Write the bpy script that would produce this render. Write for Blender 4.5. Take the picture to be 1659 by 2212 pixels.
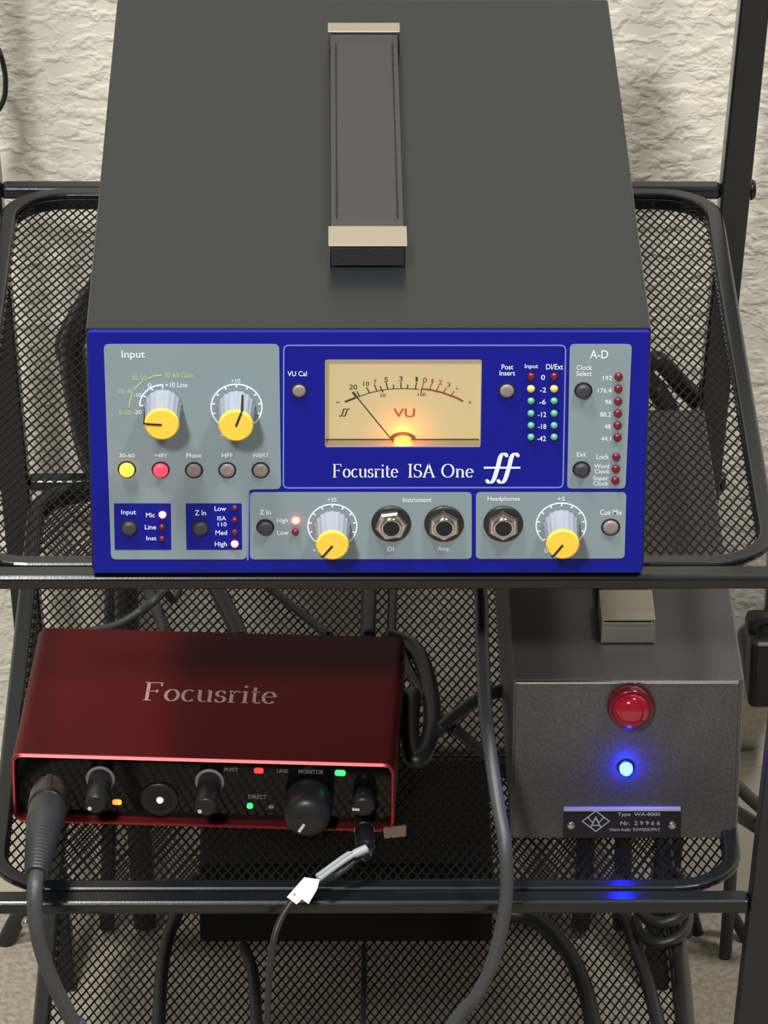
import bpy, math, random
from mathutils import Vector, Matrix
random.seed(7)
S = bpy.context.scene
col = S.collection
for o in list(bpy.data.objects):
    bpy.data.objects.remove(o)

# ------------------------------------------------------------------ camera
Z0 = 0.45                                   # height of the preamp's base above the floor
CAMP = Vector((-0.0172, -1.77181, 0.97013 + Z0))
PITCH, YAW, ROLL, FPX = math.radians(28), -0.01328, 0.00568, 10884.2
_f = Vector((-math.sin(YAW) * math.cos(PITCH), math.cos(YAW) * math.cos(PITCH), -math.sin(PITCH)))
_r = Vector((math.cos(YAW), math.sin(YAW), 0))
_u = _r.cross(_f)
RT = math.cos(ROLL) * _r + math.sin(ROLL) * _u
UP = -math.sin(ROLL) * _r + math.cos(ROLL) * _u
FW = _f
cd = bpy.data.cameras.new('camera')
cam = bpy.data.objects.new('camera', cd)
col.objects.link(cam)
M3 = Matrix((RT, UP, -FW)).transposed()
cam.matrix_world = Matrix.Translation(CAMP) @ M3.to_4x4()
cd.sensor_fit = 'VERTICAL'
cd.sensor_height = 24.0
cd.lens = FPX / 2212 * 24.0
cd.clip_start = 0.05
S.camera = cam

# ------------------------------------------------------------------ light
W = bpy.data.worlds.new('world')
S.world = W
W.use_nodes = True
W.node_tree.nodes['Background'].inputs[0].default_value = (1.0, 0.985, 0.95, 1)
W.node_tree.nodes['Background'].inputs[1].default_value = 0.11
ld = bpy.data.lights.new('ceiling_lamp', 'AREA')
ld.shape = 'DISK'
ld.size = 0.28
ld.energy = 64
ld.color = (1.0, 0.985, 0.945)
lamp = bpy.data.objects.new('ceiling_lamp', ld)
col.objects.link(lamp)
lamp.location = (-0.62, -2.30, 2.42)
lamp.rotation_euler = (Vector((0, 0.1, 0.45)) - lamp.location).to_track_quat('-Z', 'Y').to_euler()
l2 = bpy.data.lights.new('overhead_lamp', 'AREA')
l2.shape = 'DISK'
l2.size = 0.30
l2.energy = 46
l2.color = (1.0, 0.985, 0.945)
lamp2 = bpy.data.objects.new('overhead_lamp', l2)
col.objects.link(lamp2)
lamp2.location = (-0.50, -0.38, 2.42)
l3 = l2.copy()
l3.energy = 38
lamp3 = bpy.data.objects.new('overhead_lamp', l3)
col.objects.link(lamp3)
lamp3.location = (0.75, -0.62, 2.42)
S.view_settings.view_transform = 'Standard'
S.view_settings.look = 'None'
S.view_settings.gamma = 1
S.view_settings.use_curve_mapping = False
S.view_settings.exposure = 0.0


# ------------------------------------------------------------------ photo pixel -> place
def ray(px, py):
    return RT * ((px - 829.5) / FPX) - UP * ((py - 1106) / FPX) + FW

def on_z(px, py, z):
    d = ray(px, py)
    return CAMP + d * ((z - CAMP.z) / d.z)

def on_y(px, py, y):
    d = ray(px, py)
    return CAMP + d * ((y - CAMP.y) / d.y)

def on_plane(px, py, p0, n):
    d = ray(px, py)
    return CAMP + d * ((p0 - CAMP).dot(n) / d.dot(n))


# ------------------------------------------------------------------ materials
def mat(name, color, rough=0.5, metal=0.0, emit=None, strength=0.0, spec=0.5, noise=0.0, nscale=400, bump=0.0, bscale=800, coat=0.0):
    m = bpy.data.materials.new(name)
    m.use_nodes = True
    nt = m.node_tree
    b = nt.nodes['Principled BSDF']
    b.inputs['Base Color'].default_value = (*color, 1)
    b.inputs['Roughness'].default_value = rough
    b.inputs['Metallic'].default_value = metal
    b.inputs['Specular IOR Level'].default_value = spec
    b.inputs['Coat Weight'].default_value = coat
    if emit:
        b.inputs['Emission Color'].default_value = (*emit, 1)
        b.inputs['Emission Strength'].default_value = strength
    tc = nt.nodes.new('ShaderNodeTexCoord')
    if noise:
        n = nt.nodes.new('ShaderNodeTexNoise')
        n.inputs['Scale'].default_value = nscale
        n.inputs['Detail'].default_value = 3
        nt.links.new(tc.outputs['Object'], n.inputs['Vector'])
        r = nt.nodes.new('ShaderNodeValToRGB')
        r.color_ramp.elements[0].position = 0.3
        r.color_ramp.elements[1].position = 0.7
        r.color_ramp.elements[0].color = (*[c * (1 - noise) for c in color], 1)
        r.color_ramp.elements[1].color = (*[min(1, c * (1 + noise)) for c in color], 1)
        nt.links.new(n.outputs['Fac'], r.inputs['Fac'])
        nt.links.new(r.outputs['Color'], b.inputs['Base Color'])
    if bump:
        n = nt.nodes.new('ShaderNodeTexNoise')
        n.inputs['Scale'].default_value = bscale
        nt.links.new(tc.outputs['Object'], n.inputs['Vector'])
        bp = nt.nodes.new('ShaderNodeBump')
        bp.inputs['Strength'].default_value = bump
        bp.inputs['Distance'].default_value = 0.0005
        nt.links.new(n.outputs['Fac'], bp.inputs['Height'])
        nt.links.new(bp.outputs['Normal'], b.inputs['Normal'])
    return m


def wall_mat():
    m = mat('wall_paint', (0.60, 0.565, 0.485), rough=0.75, spec=0.25)
    nt = m.node_tree
    b = nt.nodes['Principled BSDF']
    tc = [n for n in nt.nodes if n.type == 'TEX_COORD'][0]
    mp = nt.nodes.new('ShaderNodeMapping')
    mp.inputs['Scale'].default_value = (0.8, 1, 1.15)
    nt.links.new(tc.outputs['Object'], mp.inputs['Vector'])
    n1 = nt.nodes.new('ShaderNodeTexNoise')
    n1.inputs['Scale'].default_value = 135
    n1.inputs['Detail'].default_value = 2.2
    n1.inputs['Distortion'].default_value = 0.25
    nt.links.new(mp.outputs[0], n1.inputs['Vector'])
    rp = nt.nodes.new('ShaderNodeValToRGB')
    rp.color_ramp.elements[0].position = 0.42
    rp.color_ramp.elements[1].position = 0.64
    nt.links.new(n1.outputs['Fac'], rp.inputs['Fac'])
    n2 = nt.nodes.new('ShaderNodeTexNoise')
    n2.inputs['Scale'].default_value = 340
    nt.links.new(mp.outputs[0], n2.inputs['Vector'])
    ad = nt.nodes.new('ShaderNodeMath')
    ad.operation = 'MULTIPLY_ADD'
    ad.inputs[1].default_value = 0.25
    nt.links.new(n2.outputs['Fac'], ad.inputs[0])
    nt.links.new(rp.outputs['Color'], ad.inputs[2])
    bp = nt.nodes.new('ShaderNodeBump')
    bp.inputs['Strength'].default_value = 0.42
    bp.inputs['Distance'].default_value = 0.0016
    nt.links.new(ad.outputs[0], bp.inputs['Height'])
    nt.links.new(bp.outputs['Normal'], b.inputs['Normal'])
    return m


def glass_mat():
    m = bpy.data.materials.new('meter_glass')
    m.use_nodes = True
    nt = m.node_tree
    out = nt.nodes['Material Output']
    nt.nodes.remove(nt.nodes['Principled BSDF'])
    t = nt.nodes.new('ShaderNodeBsdfTransparent')
    g = nt.nodes.new('ShaderNodeBsdfGlossy')
    g.inputs['Roughness'].default_value = 0.03
    fr = nt.nodes.new('ShaderNodeFresnel')
    fr.inputs['IOR'].default_value = 1.45
    mx = nt.nodes.new('ShaderNodeMixShader')
    nt.links.new(fr.outputs[0], mx.inputs[0])
    nt.links.new(t.outputs[0], mx.inputs[1])
    nt.links.new(g.outputs[0], mx.inputs[2])
    nt.links.new(mx.outputs[0], out.inputs[0])
    return m


M = dict(
    wall=wall_mat(),
    base=mat('baseboard_paint', (0.60, 0.55, 0.45), 0.5),
    floor=mat('carpet', (0.30, 0.26, 0.21), 0.95, noise=0.3, nscale=300, bump=1.0, bscale=500),
    case=mat('satin_black_case', (0.0105, 0.013, 0.0150), 0.30, spec=0.21, bump=0.06, bscale=1500),
    blue=mat('blue_panel', (0.004, 0.007, 0.24), 0.45, spec=0.2),
    grey=mat('grey_section', (0.215, 0.275, 0.310), 0.5, spec=0.3),
    line=mat('pale_blue_line', (0.16, 0.19, 0.55), 0.5),
    white=mat('white_print', (0.72, 0.78, 0.85), 0.6),
    yprint=mat('yellow_print', (0.45, 0.52, 0.20), 0.6),
    skirt=mat('knob_grey', (0.26, 0.29, 0.34), 0.5, spec=0.3),
    cap=mat('knob_yellow', (0.86, 0.58, 0.06), 0.5),
    black=mat('black_plastic', (0.012, 0.012, 0.013), 0.4, bump=0.05),
    dullblack=mat('dull_black', (0.004, 0.004, 0.004), 0.7, spec=0.2),
    pointer=mat('pointer_black', (0.01, 0.01, 0.01), 0.6),
    dkbutton=mat('dark_button', (0.035, 0.035, 0.045), 0.5),
    clearbutton=mat('clear_button', (0.22, 0.19, 0.18), 0.35),
    btn_y=mat('lit_yellow_button', (0.9, 0.6, 0.05), 0.4, emit=(1.0, 0.50, 0.02), strength=3.2),
    btn_r=mat('lit_red_button', (0.8, 0.05, 0.08), 0.4, emit=(1.0, 0.03, 0.06), strength=1.3),
    led_on=mat('lit_red_led', (1, 0.2, 0.15), 0.3, emit=(1.0, 0.07, 0.05), strength=10),
    led_red=mat('red_led', (0.13, 0.008, 0.015), 0.25),
    led_yel=mat('yellow_led', (0.60, 0.55, 0.16), 0.3),
    led_grn=mat('green_led', (0.10, 0.38, 0.24), 0.3),
    chrome=mat('chrome', (0.62, 0.58, 0.52), 0.16, 1.0),
    nickel=mat('satin_nickel', (0.60, 0.56, 0.47), 0.34, 1.0),
    hole=mat('dark_hole', (0.003, 0.003, 0.003), 0.8),
    face=mat('meter_face', (0.62, 0.55, 0.31), 0.6, emit=(0.95, 0.80, 0.40), strength=0.25),
    bulb=mat('meter_bulb', (1, 0.6, 0.2), 0.4, emit=(1.0, 0.24, 0.03), strength=1.7),
    recess=mat('meter_frame', (0.55, 0.45, 0.30), 0.5),
    mblack=mat('meter_print', (0.05, 0.035, 0.015), 0.7),
    mred=mat('meter_red_print', (0.42, 0.07, 0.03), 0.7),
    glass=glass_mat(),
    leather=mat('black_leather', (0.020, 0.020, 0.021), 0.42, bump=0.35, bscale=1400),
    thread=mat('black_thread', (0.006, 0.006, 0.006), 0.8),
    metal_black=mat('black_powder_coat', (0.006, 0.0075, 0.009), 0.20, spec=0.5, bump=0.05, bscale=1500),
    meshm=mat('black_mesh_wire', (0.004, 0.004, 0.004), 0.6, spec=0.2),
    red=mat('red_anodised', (0.095, 0.0036, 0.007), 0.46, 0.15, spec=0.15, noise=0.15, nscale=1800),
    rededge=mat('polished_red_edge', (0.75, 0.10, 0.11), 0.30, 0.85),
    gloss=mat('gloss_black', (0.004, 0.004, 0.004), 0.10, spec=0.32),
    redtext=mat('pale_logo_print', (0.42, 0.30, 0.28), 0.5),
    knobblk=mat('knob_black', (0.022, 0.022, 0.023), 0.38),
    halo=mat('knob_halo_ring', (0.22, 0.20, 0.21), 0.5),
    tick=mat('white_tick', (0.8, 0.8, 0.76), 0.5),
    e_amber=mat('amber_led', (1, 0.4, 0.05), 0.4, emit=(1.0, 0.26, 0.02), strength=1.8),
    e_white=mat('white_led', (1, 0.8, 0.6), 0.4, emit=(1.0, 0.75, 0.5), strength=2.5),
    e_red=mat('bright_red_led', (1, 0.05, 0.05), 0.4, emit=(1.0, 0.02, 0.02), strength=2.4),
    e_green=mat('bright_green_led', (0.1, 1, 0.3), 0.4, emit=(0.015, 1.0, 0.10), strength=1.8),
    lit_corner=mat('beige_lit_corner', (0.20, 0.135, 0.10), 0.7),  # light on the interface's lower corner, put into the colour
    silver=mat('grey_hammered_metal', (0.095, 0.090, 0.092), 0.34, 0.45, noise=0.35, nscale=1900, bump=0.2, bscale=1900),
    edge=mat('bare_metal_edge', (0.62, 0.64, 0.66), 0.25, 1.0),
    jewel=mat('red_jewel', (0.35, 0.006, 0.025), 0.12, coat=0.6),
    jewelrim=mat('dark_red_rim', (0.12, 0.004, 0.015), 0.2, coat=0.4),
    e_blue=mat('blue_led', (0.3, 0.5, 1), 0.3, emit=(0.002, 0.009, 1.0), strength=170),
    plate=mat('nameplate', (0.006, 0.006, 0.014), 0.3),
    plateprint=mat('nameplate_print', (0.42, 0.42, 0.46), 0.5),
    cable=mat('black_cable', (0.016, 0.016, 0.018), 0.42),
    cablegrey=mat('dark_grey_cable', (0.040, 0.043, 0.048), 0.48),
    shellblk=mat('plug_shell_black', (0.006, 0.006, 0.006), 0.35),
    boot=mat('rubber_boot', (0.018, 0.020, 0.024), 0.48),
    tie=mat('grey_tie', (0.30, 0.32, 0.34), 0.5),
    tag=mat('white_tag', (0.75, 0.76, 0.74), 0.5),
    outlet=mat('outlet_plate', (0.55, 0.50, 0.42), 0.45),
)


# ------------------------------------------------------------------ mesh builder
class MB:
    def __init__(s, tf=None):
        s.v, s.f, s.sm = [], [], []
        s.tf = tf or (lambda p: p)

    def add(s, vs, fs, smooth=False):
        n = len(s.v)
        s.v += [tuple(s.tf(Vector(p))) for p in vs]
        for f in fs:
            s.f.append([i + n for i in f])
            s.sm.append(smooth)

    def box(s, a, b):
        x0, y0, z0 = a
        x1, y1, z1 = b
        s.add([(x0, y0, z0), (x1, y0, z0), (x1, y1, z0), (x0, y1, z0), (x0, y0, z1), (x1, y0, z1), (x1, y1, z1), (x0, y1, z1)],
              [(0, 3, 2, 1), (4, 5, 6, 7), (0, 1, 5, 4), (1, 2, 6, 5), (2, 3, 7, 6), (3, 0, 4, 7)])

    def prism(s, poly, w0, w1, smooth=False):
        """poly in (x, y), extruded along the third axis"""
        n = len(poly)
        vs = [(p[0], p[1], w0) for p in poly] + [(p[0], p[1], w1) for p in poly]
        s.add(vs, [list(range(n))[::-1], list(range(n, 2 * n))])
        m = len(s.v) - 2 * n
        for i in range(n):
            j = (i + 1) % n
            s.f.append([m + i, m + j, m + n + j, m + n + i])
            s.sm.append(smooth)

    def ring(s, outer, inner, w0, w1):
        """hollow prism between two loops with equal counts"""
        n = len(outer)
        vs = [(p[0], p[1], w) for w in (w0, w1) for p in outer] + [(p[0], p[1], w) for w in (w0, w1) for p in inner]
        fs = []
        for i in range(n):
            j = (i + 1) % n
            fs += [(i, j, n + j, n + i), (2 * n + j, 2 * n + i, 3 * n + i, 3 * n + j), (n + i, n + j, 3 * n + j, 3 * n + i), (j, i, 2 * n + i, 2 * n + j)]
        s.add(vs, fs)

    def lathe(s, c, prof, n=32, flute=0.0, nfl=0, smooth=True, a0=0.0):
        """profile [(r, w)] about the third axis at centre c=(x, y)"""
        rings = []
        vs, fs = [], []
        for r, w in prof:
            for k in range(n):
                a = a0 + 2 * math.pi * k / n
                rr = r * (1 - flute * (0.5 + 0.5 * math.cos(nfl * a))) if flute else r
                vs.append((c[0] + rr * math.cos(a), c[1] + rr * math.sin(a), w))
        for i in range(len(prof) - 1):
            for k in range(n):
                j = (k + 1) % n
                fs.append((i * n + k, i * n + j, (i + 1) * n + j, (i + 1) * n + k))
        s.add(vs, fs, smooth)
        b = len(s.v) - len(vs)
        s.f.append([b + k for k in range(n)][::-1]); s.sm.append(False)
        s.f.append([b + (len(prof) - 1) * n + k for k in range(n)]); s.sm.append(False)

    def ribbon(s, pts, w, w0, w1, thin=None, closed=False):
        """flat stroke in (x, y) of width w; with thin: calligraphic, thick only when running vertically"""
        n = len(pts)
        L, Rr = [], []
        for i in range(n):
            a = Vector(pts[(i - 1) % n] if (closed or i > 0) else pts[i])
            b = Vector(pts[(i + 1) % n] if (closed or i < n - 1) else pts[i])
            t = (b - a)
            t = t.normalized() if t.length > 1e-12 else Vector((1, 0))
            ww = w if thin is None else thin + (w - thin) * abs(t.y) ** 1.3
            nn = Vector((-t.y, t.x)) * ww / 2
            p = Vector(pts[i])
            L.append(p + nn); Rr.append(p - nn)
        m = n if closed else n - 1
        vs = [(p.x, p.y, w1) for p in L + Rr] + [(p.x, p.y, w0) for p in L + Rr]
        fs = []
        for i in range(m):
            j = (i + 1) % n
            fs += [(i, n + i, n + j, j), (2 * n + i, 2 * n + j, 3 * n + j, 3 * n + i), (i, j, 2 * n + j, 2 * n + i), (n + j, n + i, 3 * n + i, 3 * n + j)]
        if not closed:
            fs += [(0, 2 * n, 3 * n, n), (n - 1, 2 * n - 1, 4 * n - 1, 3 * n - 1)]
        s.add(vs, fs)

    def tube(s, pts, r, n=10, closed=False):
        pts = [Vector(p) for p in pts]
        m = len(pts)
        rs = r if isinstance(r, (list, tuple)) else [r] * m
        vs, fs = [], []
        prev = None
        for i, p in enumerate(pts):
            a = pts[(i - 1) % m] if (closed or i) else p
            b = pts[(i + 1) % m] if (closed or i < m - 1) else p
            t = (b - a).normalized()
            if prev is None:
                ref = Vector((0, 0, 1)) if abs(t.z) < 0.9 else Vector((1, 0, 0))
                nx = t.cross(ref).normalized()
            else:
                nx = (prev - t * prev.dot(t)).normalized()
            prev = nx
            ny = t.cross(nx)
            for k in range(n):
                an = 2 * math.pi * k / n
                vs.append(p + (nx * math.cos(an) + ny * math.sin(an)) * rs[i])
        for i in range(m if closed else m - 1):
            i2 = (i + 1) % m
            for k in range(n):
                j = (k + 1) % n
                fs.append((i * n + k, i * n + j, i2 * n + j, i2 * n + k))
        s.add(vs, fs, True)
        if not closed:
            b0 = len(s.v) - len(vs)
            s.f.append([b0 + k for k in range(n)]); s.sm.append(False)
            s.f.append([b0 + (m - 1) * n + k for k in range(n)][::-1]); s.sm.append(False)

    def build(s, name, m, parent=None, bevel=0.0, seg=2, label=None):
        me = bpy.data.meshes.new(name)
        me.from_pydata(s.v, [], s.f)
        me.validate()
        if len(me.polygons) == len(s.sm):
            me.polygons.foreach_set('use_smooth', s.sm)
        import bmesh
        bm = bmesh.new(); bm.from_mesh(me)
        bmesh.ops.recalc_face_normals(bm, faces=bm.faces)
        bm.to_mesh(me); bm.free()
        me.materials.append(m)
        o = bpy.data.objects.new(name, me)
        col.objects.link(o)
        if parent:
            o.parent = parent
        if bevel:
            md = o.modifiers.new('bevel', 'BEVEL')
            md.width = bevel; md.segments = seg; md.limit_method = 'ANGLE'; md.angle_limit = math.radians(40)
        if label:
            o['label'] = label
        return o


def thing(name, label, cat, loc=(0, 0, 0), rz=0.0, group=None):
    o = bpy.data.objects.new(name, None)
    o.empty_display_size = 0.02
    col.objects.link(o)
    o.location = loc
    o.rotation_euler = (0, 0, rz)
    o['label'] = label; o['category'] = cat
    if group: o['group'] = group
    return o


def tag(o, label, cat, group=None):
    o['label'] = label; o['category'] = cat
    if group: o['group'] = group
    return o


def struct(o):
    o['kind'] = 'structure'
    return o


def copy_part(o, parent, loc=None):
    c = o.copy(); col.objects.link(c); c.parent = parent
    if loc is not None: c.location = loc
    return c


def rrect(x0, y0, x1, y1, r, n=6):
    out = []
    for cx, cy, a in ((x1 - r, y1 - r, 0), (x0 + r, y1 - r, 90), (x0 + r, y0 + r, 180), (x1 - r, y0 + r, 270)):
        for k in range(n + 1):
            t = math.radians(a + 90 * k / n)
            out.append((cx + r * math.cos(t), cy + r * math.sin(t)))
    return out


def round_poly(pts, r, n=5):
    out = []
    m = len(pts)
    for i in range(m):
        p = Vector(pts[i]); a = Vector(pts[i - 1]); b = Vector(pts[(i + 1) % m])
        da = (a - p).normalized(); db = (b - p).normalized()
        s_, e_ = p + da * r, p + db * r
        for k in range(n + 1):
            t = k / n
            q = s_ * (1 - t) ** 2 + p * 2 * t * (1 - t) + e_ * t * t
            out.append((q.x, q.y))
    return out


def spline(pts, sub=8):
    P = [Vector(p) for p in pts]
    P = [P[0] * 2 - P[1]] + P + [P[-1] * 2 - P[-2]]
    out = []
    for i in range(1, len(P) - 2):
        for k in range(sub):
            t = k / sub
            a, b, c, d = P[i - 1], P[i], P[i + 1], P[i + 2]
            out.append(0.5 * ((2 * b) + (c - a) * t + (2 * a - 5 * b + 4 * c - d) * t * t + (3 * b - a - 3 * c + d) * t ** 3))
    out.append(P[-2])
    return out


def arc2(cx, cy, rx, ry, a0, a1, n=14):
    return [(cx + rx * math.cos(math.radians(a0 + (a1 - a0) * k / n)), cy + ry * math.sin(math.radians(a0 + (a1 - a0) * k / n))) for k in range(n + 1)]


# ------------------------------------------------------------------ lettering
_font_cache = {}
def font_mesh(s):
    if s not in _font_cache:
        cu = bpy.data.curves.new('t', 'FONT')
        cu.body = s
        cu.space_line = 0.85
        cu.align_x = 'CENTER'
        cu.offset = 0.012
        cu.resolution_u = 4
        ob = bpy.data.objects.new('t', cu)
        col.objects.link(ob)
        dg = bpy.context.evaluated_depsgraph_get()
        me = ob.evaluated_get(dg).to_mesh()
        vs = [tuple(v.co) for v in me.vertices]
        fs = [list(p.vertices) for p in me.polygons]
        bpy.data.objects.remove(ob)
        bpy.data.curves.remove(cu)
        _font_cache[s] = (vs, fs)
    return _font_cache[s]


def text_into(mb, s, x0, x1, y0, y1, w):
    """fit the glyph outlines of s into the box (x0..x1, y0..y1) at height w"""
    vs, fs = font_mesh(s)
    if not vs: return
    ax, bx = min(v[0] for v in vs), max(v[0] for v in vs)
    ay, by = min(v[1] for v in vs), max(v[1] for v in vs)
    sx = (x1 - x0) / max(bx - ax, 1e-6); sy = (y1 - y0) / max(by - ay, 1e-6)
    mb.add([(x0 + (v[0] - ax) * sx, y0 + (v[1] - ay) * sy, w) for v in vs], fs)


# a roman letter set drawn as pen strokes: advance, strokes (curve points), serifs (x0, x1, y)
def glyph(ch):
    T = 0.10
    A = lambda *a, **k: arc2(*a, **k)
    if ch == 'F': return 0.60, [[(.13, 0), (.13, .7)], [(.10, .68), (.52, .68)], [(.13, .36), (.40, .36)]], [(.02, .26, .015), (.02, .15, .685)], [(.51, .56, .69), (.40, .31, .42)]
    if ch == 'I': return 0.30, [[(.15, 0), (.15, .7)]], [(.03, .27, .015), (.03, .27, .685)], []
    if ch == 'A': return 0.70, [[(.08, 0), (.33, .7)], [(.33, .7), (.60, 0)], [(.17, .25), (.49, .25)]], [(.0, .18, .015), (.48, .70, .015)], []
    if ch == 'O': return 0.76, [A(.38, .35, .30, .34, 0, 360, n=28)], [], []
    if ch == 'S': return 0.50, [A(.25, .52, .165, .165, 40, 250, n=14) + A(.25, .185, .18, .175, 80, -140, n=14)], [], [(.41, .69, .52), (.07, .19, .01)]
    if ch == 'o': return 0.50, [A(.25, .225, .18, .215, 0, 360, n=24)], [], []
    if ch == 'c': return 0.44, [A(.24, .225, .17, .215, 50, 320, n=20)], [], []
    if ch == 'e': return 0.45, [A(.235, .225, .17, .215, 320, 5, n=24)[::1], [(.07, .25), (.40, .25)]], [], []
    if ch == 'u': return 0.54, [[(.12, .44), (.12, .15)] + A(.25, .14, .13, .13, 180, 300, n=8), [(.42, .44), (.42, .0)]], [(.03, .13, .435), (.33, .43, .435), (.42, .51, .015)], []
    if ch == 'n': return 0.55, [[(.13, .0), (.13, .44)], A(.28, .28, .14, .15, 150, 0, n=8) + [(.42, .0)]], [(.04, .13, .435), (.04, .22, .015), (.33, .51, .015)], []
    if ch == 'r': return 0.40, [[(.13, .0), (.13, .44)], A(.29, .29, .15, .14, 165, 50, n=8)], [(.04, .13, .435), (.03, .25, .015)], []
    if ch == 'i': return 0.27, [[(.13, .0), (.13, .44)], [(.13, .58), (.13, .66)]], [(.04, .13, .435), (.03, .24, .015)], []
    if ch == 't': return 0.33, [[(.13, .60), (.13, .12)] + A(.23, .11, .10, .10, 180, 320, n=8), [(.02, .43), (.29, .43)]], [], []
    if ch == 's': return 0.38, [A(.19, .325, .115, .11, 40, 250, n=10) + A(.19, .12, .125, .115, 80, -140, n=10)], [], [(.295, .44, .32), (.065, .13, .01)]
    return 0.28, [], [], []


def serif_text(mb, s, x0, x1, base, size, w, thick=0.105, thin=0.035):
    adv = sum(glyph(c)[0] for c in s)
    k = (x1 - x0) / adv
    sy = size / 0.7
    x = 0
    tf = lambda p: (x0 + (x + p[0]) * k, base + p[1] * sy)
    for c in s:
        a, strokes, serifs, verts = glyph(c)
        for st in strokes:
            pts = [tf(p) for p in st]
            mb.ribbon(pts, thick * k, w - 2e-5, w, thin=thin * k)
        for p0, p1, y in serifs:
            mb.ribbon([tf((p0, y)), tf((p1, y))], thin * k, w - 2e-5, w + 1e-6)
        for px_, ya, yb in verts:
            mb.ribbon([tf((px_, ya)), tf((px_, yb))], thin * k * 1.3, w - 2e-5, w + 1e-6)
        x += a


# ------------------------------------------------------------------ setting
WALLY = 0.47
m = MB(); m.box((-3, WALLY, 0), (3, WALLY + 0.1, 2.6)); struct(m.build('wall_back', M['wall']))
m = MB(); m.box((-3, -3.5, -0.05), (3, WALLY + 0.1, 0)); struct(m.build('floor', M['floor']))
bz = on_y(1635, 1641, WALLY - 0.012).z
m = MB()
m.box((-3, WALLY - 0.012, 0), (3, WALLY, bz))
struct(m.build('baseboard_back', M['base'], bevel=0.004))

# ------------------------------------------------------------------ cart
cart = thing('utility_cart', 'black metal utility cart with mesh trays against the textured wall', 'cart', (0, 0.19, 0))
LOC = lambda p: Vector(p) - Vector((0, 0.19, 0))
YF0, YF1, YB0, YB1 = 0.003, 0.013, 0.3815, 0.3905
TIERS = [0.447, 0.2925, 0.1370]
def hw(z): return 0.1685 + 0.055 * (z - 0.447)

def line_clip(poly, p, d):
    """interval of p + t d inside a convex polygon (counter-clockwise)"""
    t0, t1 = -1e9, 1e9
    n = len(poly)
    for i in range(n):
        a = poly[i]; b = poly[(i + 1) % n]
        ex, ey = b[0] - a[0], b[1] - a[1]
        if ex * ex + ey * ey < 1e-16: continue
        nx, ny = ey, -ex
        den = d[0] * nx + d[1] * ny
        num = (a[0] - p[0]) * nx + (a[1] - p[1]) * ny
        if abs(den) < 1e-12:
            if num < 0: return None
        elif den > 0: t1 = min(t1, num / den)
        else: t0 = max(t0, num / den)
    return (t0, t1) if t1 > t0 else None

def mesh_floor(parent, poly, z):
    px_, py_ = 0.0041, 0.0090
    mb = MB(LOC)
    xs = [p[0] for p in poly]; ys = [p[1] for p in poly]
    x0, x1, y0, y1 = min(xs), max(xs), min(ys), max(ys)
    for sgn, wd, zz in ((1, 0.00084, z), (-1, 0.00052, z - 0.00025)):
        dx, dy = sgn * px_ / 2, py_ / 2
        L = math.hypot(dx, dy)
        dx, dy = dx / L, dy / L
        run = (y1 - y0) * px_ / py_
        k = int(-(run) / px_) - 3
        while x0 + k * px_ < x1 + run + 0.01:
            p = (x0 + k * px_, y0)
            c = line_clip(poly, p, (dx, dy))
            if c:
                a = (p[0] + dx * c[0], p[1] + dy * c[0]); b = (p[0] + dx * c[1], p[1] + dy * c[1])
                nx, ny = -dy * wd / 2, dx * wd / 2
                vs = []
                for q in (zz - 0.00035, zz):
                    vs += [(a[0] + nx, a[1] + ny, q), (a[0] - nx, a[1] - ny, q), (b[0] - nx, b[1] - ny, q), (b[0] + nx, b[1] + ny, q)]
                mb.add(vs, [(0, 3, 2, 1), (4, 5, 6, 7), (0, 1, 5, 4), (2, 3, 7, 6), (1, 2, 6, 5), (3, 0, 4, 7)])
            k += 1
    o = mb.build('mesh_floor', M['meshm'], parent)
    o['kind'] = 'stuff'
    return o

for ti, zr in enumerate(TIERS):
    h = hw(zr)
    for y0, y1 in ((YF0, YF1), (YB0, YB1)):
        mb = MB(LOC); mb.box((-h, y0, zr - 0.0065), (h, y1, zr)); mb.build('rail', M['metal_black'], cart, bevel=0.0020, seg=4)
    # tray rim: a flat band with a short skirt
    out = rrect(-h + 0.001, YF1 + 0.0004, h - 0.001, YB0 - 0.0006, 0.030, 9)
    inn = rrect(-h + 0.0085, YF1 + 0.0079, h - 0.0085, YB0 - 0.0081, 0.0225, 9)
    mid = rrect(-h + 0.0075, YF1 + 0.0069, h - 0.0075, YB0 - 0.0071, 0.0235, 9)
    tray = MB(LOC)
    tray.ring(out, inn, zr - 0.0030, zr + 0.0004)
    tray = tray.build('tray_rim', M['metal_black'], cart, bevel=0.0014, seg=4)
    sk = MB(LOC); sk.ring(mid, inn, zr - 0.0075, zr - 0.0030)
    sk.build('tray_skirt', M['metal_black'], tray)
    mesh_floor(tray, mid, zr - 0.0060)

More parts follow.
